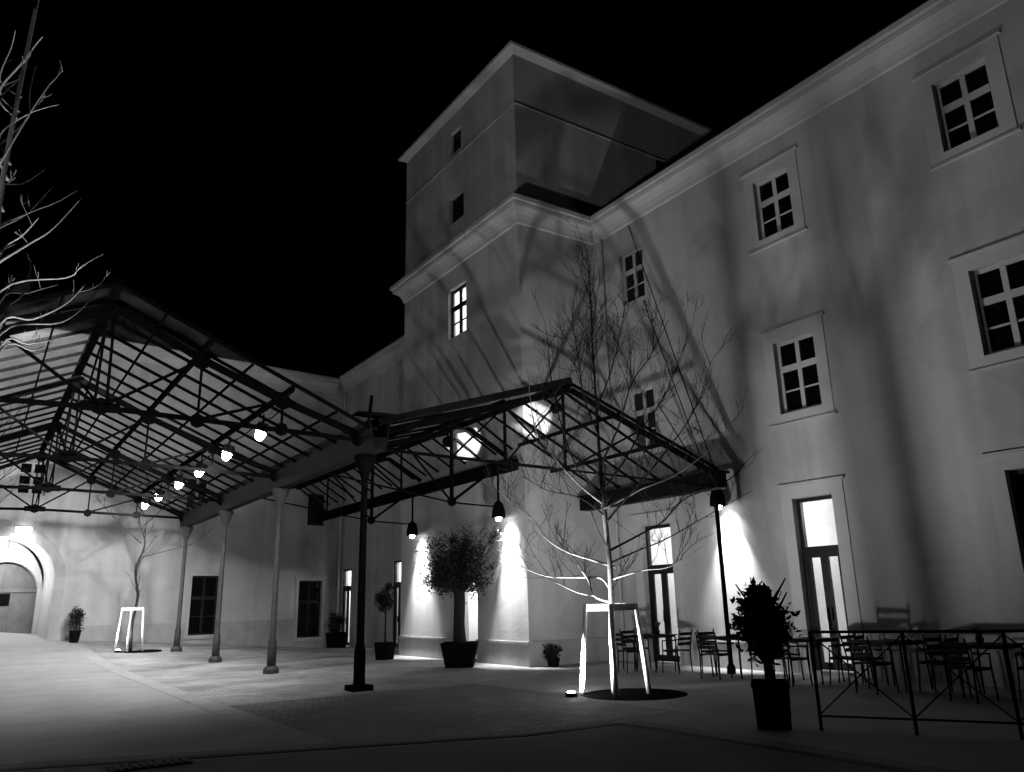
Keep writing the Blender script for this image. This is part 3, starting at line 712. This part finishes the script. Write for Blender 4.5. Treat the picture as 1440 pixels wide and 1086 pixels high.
def uplight(label, loc, tgt, power, ang=110, lsz=.1):
    t = thing('ground_uplight', label, 'uplight', loc, 0, 'small uplights at the feet of the young trees')
    b = MB(); b.lathe([(.1, -.02), (.1, .05), (.085, .07), (.06, .07)], n=16); b.build('housing', m_gutter, t)
    b = MB(); b.lathe([(.075, .062), (.06, .085), (0, .095)], n=16); b.build('lens', m_lamp_hot, t, True)
    lamp('SPOT', V(loc)+V((0, 0, .13)), power, tgt, lsz, ang, .8, name='uplight_beam')
uplight('glaring uplight at the foot of the large white tree guard', (8.3, 10.74, 0), (8.62, 10.9, 1.0), 1300, 174, .095)
zs2 = gz(4.3, 30.2)
uplight('small bright uplight at the foot of the distant tree guard', (4.35, 30.2, zs2), (5.0, 30.6, 2.4), 260)
LT = (-.25, 9.85)      # big left tree, just outside the frame
uplight('uplight below the big bare tree on the left', (-.75, 9.25, 0), (-.15, 10.25, 2.6), 1900, 152, .22)

# ------------------------------------------------------------------ tree guards and young trees
def tree_guard(label, loc, rz, s=1.0):
    t = thing('tree_guard', label, 'tree guard', loc, rz, 'pale wooden four legged tree guards')
    tb, tt, H_ = .55, .42, 1.42
    for k in range(4):
        a = math.pi/2*k; b = MB(); b.tube([(tb*math.cos(a), tb*math.sin(a), -.02), (tt*math.cos(a), tt*math.sin(a), H_)], [.044, .038], 14); b.build('leg', m_wood, t, True)
    for k in range(4):
        a, c = math.pi/2*k, math.pi/2*(k+1); p = V((tt*math.cos(a), tt*math.sin(a), H_-.04)); q = V((tt*math.cos(c), tt*math.sin(c), H_-.04))
        e = (q-p).normalized()*.03; b = MB(); b.bar(p-e, q+e, .03, .11); b.build('top_rail', m_wood, t)
    return t
GB = (9.0, 10.47)
va = math.atan2(GB[1], GB[0])
tg = tree_guard('large floodlit white wooden guard round the central bare tree', (GB[0], GB[1], 0), R(-40))
tg2 = dup(tg, (4.72, 30.5, gz(4.72, 30.5)), va+R(25), 'small distant floodlit white guard round a thin tree')
tg2.scale = (.78, .78, 1.0)
b = MB(); b.lathe([(0, .012), (.82, .012), (.86, .004), (.86, -.05)], (GB[0]+.25, GB[1]-.18, 0), 32); struct(b.build('soil_bed', m_soil))
b = MB(); b.lathe([(0, .014), (.8, .014), (.84, -.05)], (4.95, 30.5, gz(4.95, 30.5)), 24); struct(b.build('soil_bed', m_soil))

def smooth_path(p, n=5):
    out = []; m = len(p)
    for i in range(m-1):
        p0, p1, p2, p3 = p[max(i-1, 0)], p[i], p[i+1], p[min(i+2, m-1)]
        for k in range(n):
            t = k/n; out.append(.5*((2*p1)+(p2-p0)*t+(2*p0-5*p1+4*p2-p3)*t*t+(3*p1-p0-3*p2+p3)*t**3))
    out.append(p[-1]); return out
def twigs(b, path, r0, n, ln, lev, rg, upw=.55, start=.25):
    m = len(path)
    for i in range(n):
        k = rg.uniform(start, .98)*(m-1); i0 = int(k); p = path[i0].lerp(path[min(i0+1, m-1)], k-i0)
        tan = (path[min(i0+1, m-1)]-path[max(i0-1, 0)]).normalized()
        d = (tan*.7+V((rg.gauss(0, .6), rg.gauss(0, .6), rg.gauss(upw, .35)))).normalized()
        L = ln*rg.uniform(.45, 1.15); pts = [p]; q = p.copy(); st = 6
        for s_ in range(st):
            d = (d+V((rg.gauss(0, .12), rg.gauss(0, .12), rg.gauss(.06, .1)))).normalized(); q = q+d*(L/st); pts.append(q.copy())
        b.tube(pts, [max(r0*(1-.75*j/st), .0028) for j in range(st+1)], 4, False)
        if lev > 0: twigs(b, pts, r0*.62, rg.randint(2, 3), ln*.5, lev-1, rg, upw, .2)
def bare_tree(name, label, base, limbs, bark, seed, tw=(10, .9, 1), group=None, tw_r=.011, dark=None, dz=2.9):
    rg = random.Random(seed); t = thing(name, label, 'tree', (base[0], base[1], gz(*base)), 0, group)
    bt = MB(); bl = MB(); bs = MB(); bu = MB(); first = True; ix = -1
    for pts, r0, r1, tn in limbs:
        ix += 1
        path = smooth_path(pts, 5); m = len(path)
        (bt if first else (bu if dark and ix in (1, 7, 8, 11, 12, 13, 14, 15, 16, 17) else bl)).tube(path, [r0+(r1-r0)*(i/(m-1))**.8 for i in range(m)], 8 if first else 6)  # with dark set, chosen limbs get darker bark: shade painted in limb by limb
        twigs(bs, path, max(min(r1*1.1, tw_r*1.3), tw_r*.7), int(tn*tw[0]/8), tw[1], tw[2], rg)
        first = False
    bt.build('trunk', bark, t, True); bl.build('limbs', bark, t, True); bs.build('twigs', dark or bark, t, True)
    if bu.v: bu.build('shaded_limbs', dark, t, True)
    adopt(t); return t
def pix(base, lst, rg, spread=.5):
    "photo points to space, drifting in depth along the limb"
    o = 0; g = rg.uniform(-1, 1)*spread; out = []
    for i, (x, y) in enumerate(lst): out.append(at(x, y, base, g*i/max(1, len(lst)-1)))
    return out
rg = random.Random(5)
TB = (9.0, 10.47)
def L(lst, r0, r1, n, sp=.8): return (pix(TB, lst, rg, sp), r0, r1, n)
limbs = [
 ([V((TB[0], TB[1], -.05))]+pix(TB, [(861, 900), (860, 850), (858, 800), (852, 740), (848, 706), (846, 690)], rg, .1), .062, .036, 5),
 L([(848, 706), (843, 640), (838, 560), (833, 485), (831, 430), (828, 368)], .036, .006, 30, .2),
 L([(860, 847), (836, 838), (827, 815), (803, 782), (792, 765), (788, 745)], .03, .007, 4),
 L([(857, 826), (847, 814), (831, 812), (800, 812), (772, 811), (749, 804), (726, 793), (695, 769)], .026, .006, 5),
 L([(866, 798), (834, 788), (795, 775), (767, 756), (754, 735), (733, 719), (700, 690)], .028, .006, 6),
 L([(836, 838), (811, 833), (777, 817)], .016, .005, 2),
 L([(862, 815), (873, 811), (906, 802), (942, 797), (985, 770)], .018, .005, 4),
 L([(858, 792), (898, 774), (935, 759), (990, 728), (1058, 690)], .022, .004, 5),
 L([(856, 775), (900, 752), (933, 733), (962, 702), (1020, 678), (1066, 632)], .024, .004, 6),
 L([(849, 716), (885, 697), (904, 687), (950, 668), (998, 632), (1034, 588)], .026, .004, 8),
 L([(849, 709), (816, 683), (780, 644), (752, 600), (742, 520)], .026, .005, 11),
 L([(846, 700), (825, 673), (811, 659), (790, 600), (775, 530), (770, 470)], .024, .005, 11),
 L([(848, 690), (880, 645), (905, 600), (935, 555), (968, 470)], .026, .005, 12),
 L([(844, 655), (870, 600), (888, 540), (915, 500), (940, 450)], .02, .005, 11),
 L([(841, 610), (822, 560), (812, 500), (803, 430)], .018, .005, 10),
 L([(839, 575), (860, 520), (872, 470), (880, 425)], .016, .004, 9),
 L([(852, 735), (890, 690), (925, 650), (975, 580), (1000, 510)], .024, .004, 11),
 L([(850, 725), (815, 700), (770, 690), (735, 670)], .018, .004, 6),
]
bare_tree('bare_tree', 'young bare tree in the centre with low spreading branches lit from below', TB, limbs, m_bark2, 11, (15, .9, 2), tw_r=.0095, dark=m_bark)  # dark bark paints the leader, some limbs and the twigs as unlit
LTb = LT
def LL(lst, r0, r1, n, sp=.6): return (pix(LTb, lst, rg, sp), r0, r1, n)
trunk = [V((LT[0], LT[1], -.05)), V((LT[0]+.02, LT[1], 1.5)), V((LT[0]-.02, LT[1]+.03, 3)), V((LT[0]+.03, LT[1], 4.6)), V((LT[0]-.05, LT[1], 6.3)), V((LT[0], LT[1], 9.0))]
def from_trunk(z, lst, r0, r1, n): return ([V((LT[0], LT[1], z))]+pix(LTb, lst, rg, .5), r0*.95, r1*1.1, n)
l2 = [(trunk, .075, .02, 8),
 from_trunk(4.6, [(-20, 385), (0, 368), (41, 343), (74, 322), (115, 278)], .03, .005, 2),
 from_trunk(5.0, [(-20, 338), (0, 320), (37, 301), (74, 262)], .026, .005, 1),
 from_trunk(5.0, [(-15, 330), (37, 301), (78, 285), (110, 267)], .02, .004, 1),
 from_trunk(4.7, [(0, 358), (32, 331), (55, 306)], .016, .004, 1),
 from_trunk(5.9, [(0, 262), (32, 258), (64, 238)], .016, .004, 1),
 from_trunk(5.9, [(-10, 242), (0, 230), (41, 161), (76, 110)], .024, .005, 2),
 from_trunk(6.3, [(-8, 207), (0, 202), (39, 166), (42, 130), (51, 90)], .02, .004, 1),
 from_trunk(6.5, [(0, 191), (41, 160), (83, 147)], .016, .003, 1),
 from_trunk(7.2, [(0, 129), (28, 92), (53, 60), (60, 52)], .02, .004, 2),
 from_trunk(7.1, [(0, 140), (28, 110), (41, 90)], .016, .003, 1),
 from_trunk(7.4, [(0, 113), (16, 67), (22, 42)], .014, .003, 1),
 from_trunk(3.9, [(0, 410), (92, 391), (108, 382)], .02, .004, 2),
 from_trunk(3.8, [(0, 424), (40, 412), (83, 400)], .018, .003, 2),
 from_trunk(3.6, [(0, 447), (32, 414), (44, 375)], .018, .004, 1),
 from_trunk(3.5, [(0, 456), (46, 449), (92, 428), (120, 400)], .022, .004, 2),
 from_trunk(3.3, [(0, 470), (87, 453), (129, 419), (147, 389)], .02, .004, 2),
 from_trunk(3.1, [(0, 487), (40, 484), (75, 478)], .018, .004, 2),
 from_trunk(3.0, [(0, 494), (45, 493), (62, 488)], .016, .004, 2)]
bare_tree('bare_tree', 'big bare tree on the left edge with brightly lit curving branches', LT, l2, m_bark2, 21, (8, .28, 1), tw_r=.006)
# thin tree in the far guard
FB = (4.78, 30.5); zb = gz(*FB)
l3 = [([V((FB[0], FB[1], zb))]+[V((FB[0]+.03*i*(-1)**i, FB[1], zb+.9*i)) for i in range(1, 8)], .06, .015, 14),
      ([V((FB[0], FB[1], zb+3.1)), V((FB[0]+.5, FB[1]+.1, zb+3.25)), V((FB[0]+1.7, FB[1], zb+3.6))], .02, .006, 3),
      ([V((FB[0], FB[1], zb+3.6)), V((FB[0]-.8, FB[1], zb+4.3)), V((FB[0]-1.6, FB[1]+.2, zb+5.2))], .022, .006, 5),
      ([V((FB[0], FB[1], zb+4.2)), V((FB[0]+.7, FB[1], zb+5.0)), V((FB[0]+1.2, FB[1]+.2, zb+6.2))], .02, .006, 5),
      ([V((FB[0], FB[1], zb+4.6)), V((FB[0]-.6, FB[1]+.3, zb+5.6)), V((FB[0]-1.0, FB[1]+.2, zb+6.8))], .02, .006, 5)]
bare_tree('bare_tree', 'thin dark bare tree standing in the distant white guard', FB, l3, m_bark, 31, (8, .9, 1), tw_r=.010)
# tree well to the left under the canopy: its branches show against the bright back wall
GB3 = (-.6, 27.5); z3 = gz(*GB3)
rg3 = random.Random(9)
l4 = [([V((GB3[0], GB3[1], z3))]+[V((GB3[0]+.05*math.sin(i*2), GB3[1], z3+1.0*i)) for i in range(1, 9)], .08, .02, 16)]
for i in range(9):
    a = rg3.uniform(0, 6.28); z_ = z3+2.6+i*.5; e = 2.3-.12*i
    l4.append(([V((GB3[0], GB3[1], z_)), V((GB3[0]+.45*e*math.cos(a), GB3[1]+.45*e*math.sin(a), z_+.5)), V((GB3[0]+e*math.cos(a), GB3[1]+e*math.sin(a), z_+1.5))], .025, .006, 8))
bare_tree('bare_tree', 'dark bare tree seen behind the canopy trusses on the left', GB3, l4, m_bark, 41, (8, .9, 1), tw_r=.010)

# ------------------------------------------------------------------ potted plants
def leaf_cloud(b, c, rad, n, size, rg, clumps, asp=.35, droop=0.0):
    cs = []
    for i in range(clumps):
        d = V((rg.gauss(0, 1), rg.gauss(0, 1), rg.gauss(0, 1))).normalized()*rg.uniform(.25, .95)
        cs.append((V((c[0]+d.x*rad[0], c[1]+d.y*rad[1], c[2]+d.z*rad[2])), rg.uniform(.2, .42)))
    for i in range(n):
        p0, r_ = cs[rg.randrange(clumps)]
        d = V((rg.gauss(0, .55), rg.gauss(0, .55), rg.gauss(0, .55)))*r_*max(rad)
        p = p0+d; t = V((rg.gauss(0, 1), rg.gauss(0, 1), rg.gauss(.3-droop, .8))).normalized()
        s = t.orthogonal().normalized(); s.rotate(Matrix.Rotation(rg.uniform(0, 6.28), 3, t))
        L_ = size*rg.uniform(.6, 1.3); W_ = L_*asp
        b.quad(p, p+t*L_*.5+s*W_*.5, p+t*L_, p+t*L_*.5-s*W_*.5)
def square_pot(t, w0, w1, h, m=m_pot):
    b = MB(); k = len(b.v)
    for w_, z in ((w0, 0), (w1, h-.06), (w1+.02, h-.06), (w1+.02, h), (w1-.03, h), (w1-.05, h-.09)):
        for i, j in ((-1, -1), (1, -1), (1, 1), (-1, 1)): b.v.append((i*w_/2, j*w_/2, z))
    for r_ in range(5):
        for j in range(4): b.f.append((r_*4+j, r_*4+(j+1) % 4, r_*4+4+(j+1) % 4, r_*4+4+j))
    b.f.append((3, 2, 1, 0)); o = b.build('pot', m, t)
    s = MB(); e = w1/2-.02; s.quad((-e, -e, h-.07), (e, -e, h-.07), (e, e, h-.07), (-e, e, h-.07)); s.build('soil', m_soil, o); return o
rg = random.Random(3)
# olive
t = thing('olive_tree', 'bushy potted olive tree in front of the lamp lit tower', 'tree', (10.2, 17.6, 0), va+.1)
square_pot(t, .66, .86, .58)
b = MB(); b.tube(smooth_path([V((0, 0, .5)), V((.02, .02, 1.0)), V((-.03, 0, 1.5)), V((.02, .02, 1.9))]), [.19, .17, .16, .15, .145]+[.14]*11, 10)
for i in range(7):
    a = i*.9; b.tube(smooth_path([V((.0, 0, 1.5+.05*i)), V((.3*math.cos(a), .3*math.sin(a), 2.05)), V((.7*math.cos(a), .7*math.sin(a), 2.5+.08*i))]), [.07-.005*j for j in range(11)], 6)
b.build('trunk', m_bark, t, True)
b = MB(); leaf_cloud(b, (-.04, .05, 2.36), (.84, .84, .74), 14000, .085, rg, 60, .32)
leaf_cloud(b, (.3, 0, 2.95), (.5, .5, .4), 1500, .08, rg, 14, .3)
for i in range(60):
    a = rg.uniform(0, 6.28); z_ = rg.uniform(1.9, 3.2); p = V((.75*math.cos(a), .75*math.sin(a), z_)); d = V((math.cos(a)*.7, math.sin(a)*.7, rg.uniform(-.3, 1))).normalized()
    for j in range(26):
        q = p+d*(j*.014)+V((rg.gauss(0, .02), rg.gauss(0, .02), 0)); tt_ = (d+V((rg.gauss(0, .6), rg.gauss(0, .6), rg.gauss(0, .6)))).normalized(); s = tt_.orthogonal().normalized(); b.quad(q, q+tt_*.04+s*.011, q+tt_*.08, q+tt_*.04-s*.011)
b.build('crown', m_leaf, t)
# laurel, near right
t = thing('laurel_bush', 'black potted shrub with big round leaves near the railing', 'shrub', (8.13, 6.62, 0), math.atan2(6.62, 8.13))
square_pot(t, .38, .42, .52)
b = MB(); b.tube(smooth_path([V((0, 0, .4)), V((.02, 0, .7)), V((-.02, .01, 1.0)), V((0, 0, 1.5))]), [.055]*6+[.045]*10, 8)
for i in range(12):
    a = i*2.1; b.tube([V((0, 0, .62+.05*i)), V((.2*math.cos(a), .2*math.sin(a), .85+.06*i)), V((.34*math.cos(a), .34*math.sin(a), 1.1+.055*i))], [.02, .015, .008], 6)
b.build('trunk', m_bark, t, True)
b = MB(); leaf_cloud(b, (0, 0, 1.15), (.29, .29, .38), 3200, .10, rg, 60, .5)
leaf_cloud(b, (.02, 0, 1.5), (.17, .17, .2), 260, .13, rg, 10, .55)
b.build('crown', m_leaf2, t)
# topiary standard
t = thing('topiary_tree', 'small potted lollipop tree left of the lit tower edge', 'tree', (10.06, 21.63, 0), .4)
square_pot(t, .36, .42, .48)
b = MB(); b.tube([V((0, 0, .4)), V((.01, 0, .9)), V((0, 0, 1.5))], [.03, .026, .022], 8); b.build('trunk', m_bark, t, True)
b = MB(); leaf_cloud(b, (0, 0, 1.62), (.27, .27, .33), 1500, .09, rg, 22, .45); leaf_cloud(b, (.1, 0, 2.0), (.15, .15, .2), 220, .09, rg, 6, .45); b.build('crown', m_leaf, t)
# bush by the rear door
t = thing('potted_bush', 'dark potted bush beside the lit rear door', 'shrub', (12.55, 31.6, gz(12.55, 31.6)), .2)
square_pot(t, .55, .62, .6)
b = MB(); leaf_cloud(b, (0, 0, .95), (.34, .34, .42), 1400, .11, rg, 20, .45); b.build('foliage', m_leaf2, t)
t = thing('conical_shrub', 'dark rounded potted shrub beside the arched gateway', 'shrub', (3.36, 33.6, gz(3.36, 33.6)), 0)
t.scale = (.72, .72, .84)
b = MB(); b.lathe([(.2, 0), (.27, .45), (.29, .45), (.29, .5), (.24, .5), (.2, .42), (0, .42)], n=14); b.build('pot', m_pot, t)
b = MB(); leaf_cloud(b, (0, 0, .98), (.3, .3, .52), 1500, .1, rg, 24, .45); b.build('foliage', m_leaf2, t)
t = thing('small_plant', 'low leafy plant at the foot of the tower side wall', 'plant', (11.75, 15.85, 0), 0)
b = MB(); b.lathe([(.12, 0), (.16, .2), (.13, .2), (0, .17)], n=12); b.build('pot', m_pot, t)
b = MB(); leaf_cloud(b, (0, 0, .33), (.2, .2, .15), 260, .14, rg, 9, .3); b.build('foliage', m_leaf, t)

# ------------------------------------------------------------------ cafe furniture
def chair0(label, loc, rz):
    t = thing('cafe_chair', label, 'chair', loc, rz, 'dark metal cafe chairs along the facade')
    b = MB()
    for i in range(6): b.box((-.2+.0, -.2+.07*i, .44), (.2, -.2+.07*i+.055, .458))
    b.bar((-.2, -.21, .43), (-.2, .21, .43), .022); b.bar((.2, -.21, .43), (.2, .21, .43), .022); b.build('seat', m_black, t)
    b = MB()
    for i in range(3): b.bar((-.19, .215+.035*i, .58+.1*i), (.19, .215+.035*i, .58+.1*i), .012, .06)
    b.build('backrest', m_black, t)
    for sx in (-1, 1):
        b = MB(); b.tube([(sx*.2, .22, 0), (sx*.2, .2, .44), (sx*.2, .29, .86)], .014, 6); b.build('leg', m_black, t)
        b = MB(); b.tube([(sx*.2, -.24, 0), (sx*.2, -.2, .44), (sx*.22, -.18, .64), (sx*.22, .2, .66)], .014, 6); b.build('leg', m_black, t)
    return t
def table0(label, loc, rz):
    t = thing('cafe_table', label, 'table', loc, rz, 'dark metal cafe tables along the facade')
    b = MB(); b.box((-.35, -.35, .725), (.35, .35, .75)); b.box((-.32, -.32, .69), (.32, .32, .722)); b.build('tabletop', m_black, t)
    for sx in (-1, 1):
        for sy in (-1, 1):
            b = MB(); b.tube([(sx*.33, sy*.33, 0), (sx*.31, sy*.31, .69)], .016, 6); b.build('leg', m_black, t)
    return t
tabs = [(12.55, 13.2), (12.75, 11.05), (12.75, 9.35), (12.7, 7.75), (12.6, 6.2), (12.6, 4.7)]
tl_ = ['cafe table in front of the left lit door', 'cafe table below the facade lantern', 'cafe table in front of the right lit door',
       'first cafe table right of the right lit door', 'middle cafe table behind the railing', 'cafe table at the right edge behind the railing']
T0 = table0(tl_[0], (*tabs[0], 0), 0)
for k in range(1, 6): dup(T0, (*tabs[k], 0), .06*(-1)**k, tl_[k])
cl = ['chair on the near side of the table at the left lit door', 'chair on the far side of the table at the left lit door', 'chair on the street side of the table at the left lit door',
      'chair on the near side of the table below the facade lantern', 'chair on the far side of the table below the facade lantern', 'chair on the street side of the table below the facade lantern',
      'chair on the near side of the table at the right lit door', 'chair on the far side of the table at the right lit door', 'chair on the street side of the table at the right lit door',
      'chair on the near side of the first table right of the lit door', 'chair on the far side of the first table right of the lit door', 'chair on the street side of the first table right of the lit door',
      'chair on the near side of the middle table behind the railing', 'chair on the far side of the middle table behind the railing', 'chair on the street side of the middle table behind the railing',
      'chair on the near side of the table at the right picture edge', 'chair on the far side of the table at the right picture edge', 'chair on the street side of the table at the right picture edge']
C0 = None; k = 0
for (x, y) in tabs:
    for dx, dy, rz in ((0, -.62, math.pi), (0.05, .62, 0), (-.64, .02, math.pi/2)):
        p = (x+dx+rnd.uniform(-.06, .06), y+dy+rnd.uniform(-.05, .05), 0); r_ = rz+rnd.uniform(-.25, .25)
        if C0 is None: C0 = chair0(cl[k], p, r_)
        else: dup(C0, p, r_, cl[k])
        k += 1
for i, (x, y, lb_) in enumerate(((12.6, 13.15, 'small dark vase of flowers on the table at the left lit door'), (12.55, 6.3, 'small dark pot on the middle table behind the railing'))):
    t = thing('table_vase', lb_, 'vase', (x, y, .75), 0, 'small pots on the cafe tables')
    b = MB(); b.lathe([(.04, 0), (.06, .06), (.035, .12), (.045, .15), (.03, .15), (0, .1)], n=12); b.build('pot', m_pot, t)
    b = MB(); leaf_cloud(b, (0, 0, .2), (.05, .05, .05), 60, .07, rg, 5, .3); b.build('foliage', m_leaf2, t)

# ------------------------------------------------------------------ railing
rl = thing('railing', 'black metal railing with crossed braces at the lower right', 'railing', (8.3, 6.1, 0))
d = V((.5, -.866, 0)); p0 = V((8.3, 6.1, 0)); sp = .98; N = 6
for k in range(N):
    p = p0+d*sp*k; b = MB(); b.tube([p+V((0, 0, -.02)), p+V((0, 0, 1.08))], .02, 8); b.build('post', m_black, rl, True)
b = MB(); b.bar(p0+V((0, 0, 1.08)), p0+d*sp*(N-1)+V((0, 0, 1.08)), .05, .03); b.build('top_rail', m_black, rl)
b = MB(); b.bar(p0+V((0, 0, .16)), p0+d*sp*(N-1)+V((0, 0, .16)), .022, .022); b.build('bottom_rail', m_black, rl)
for k in range(N-1):
    p, q = p0+d*sp*k, p0+d*sp*(k+1); b = MB(); b.bar(p+V((0, 0, .17)), q+V((0, 0, 1.05)), .016); b.bar(p+V((.012, .012, 1.05)), q+V((.012, .012, .17)), .016); b.build('cross_brace', m_black, rl)
adopt(rl)
b = MB()
b.box((1.35, 9.0, .002), (2.1, 9.32, .02))
for i in range(9): b.box((1.39+.078*i, 9.03, .021), (1.43+.078*i, 9.29, .03))
tag(b.build('drain_grate', m_slot), 'dark drain grate beside the slot drain at the bottom left', 'drain grate')
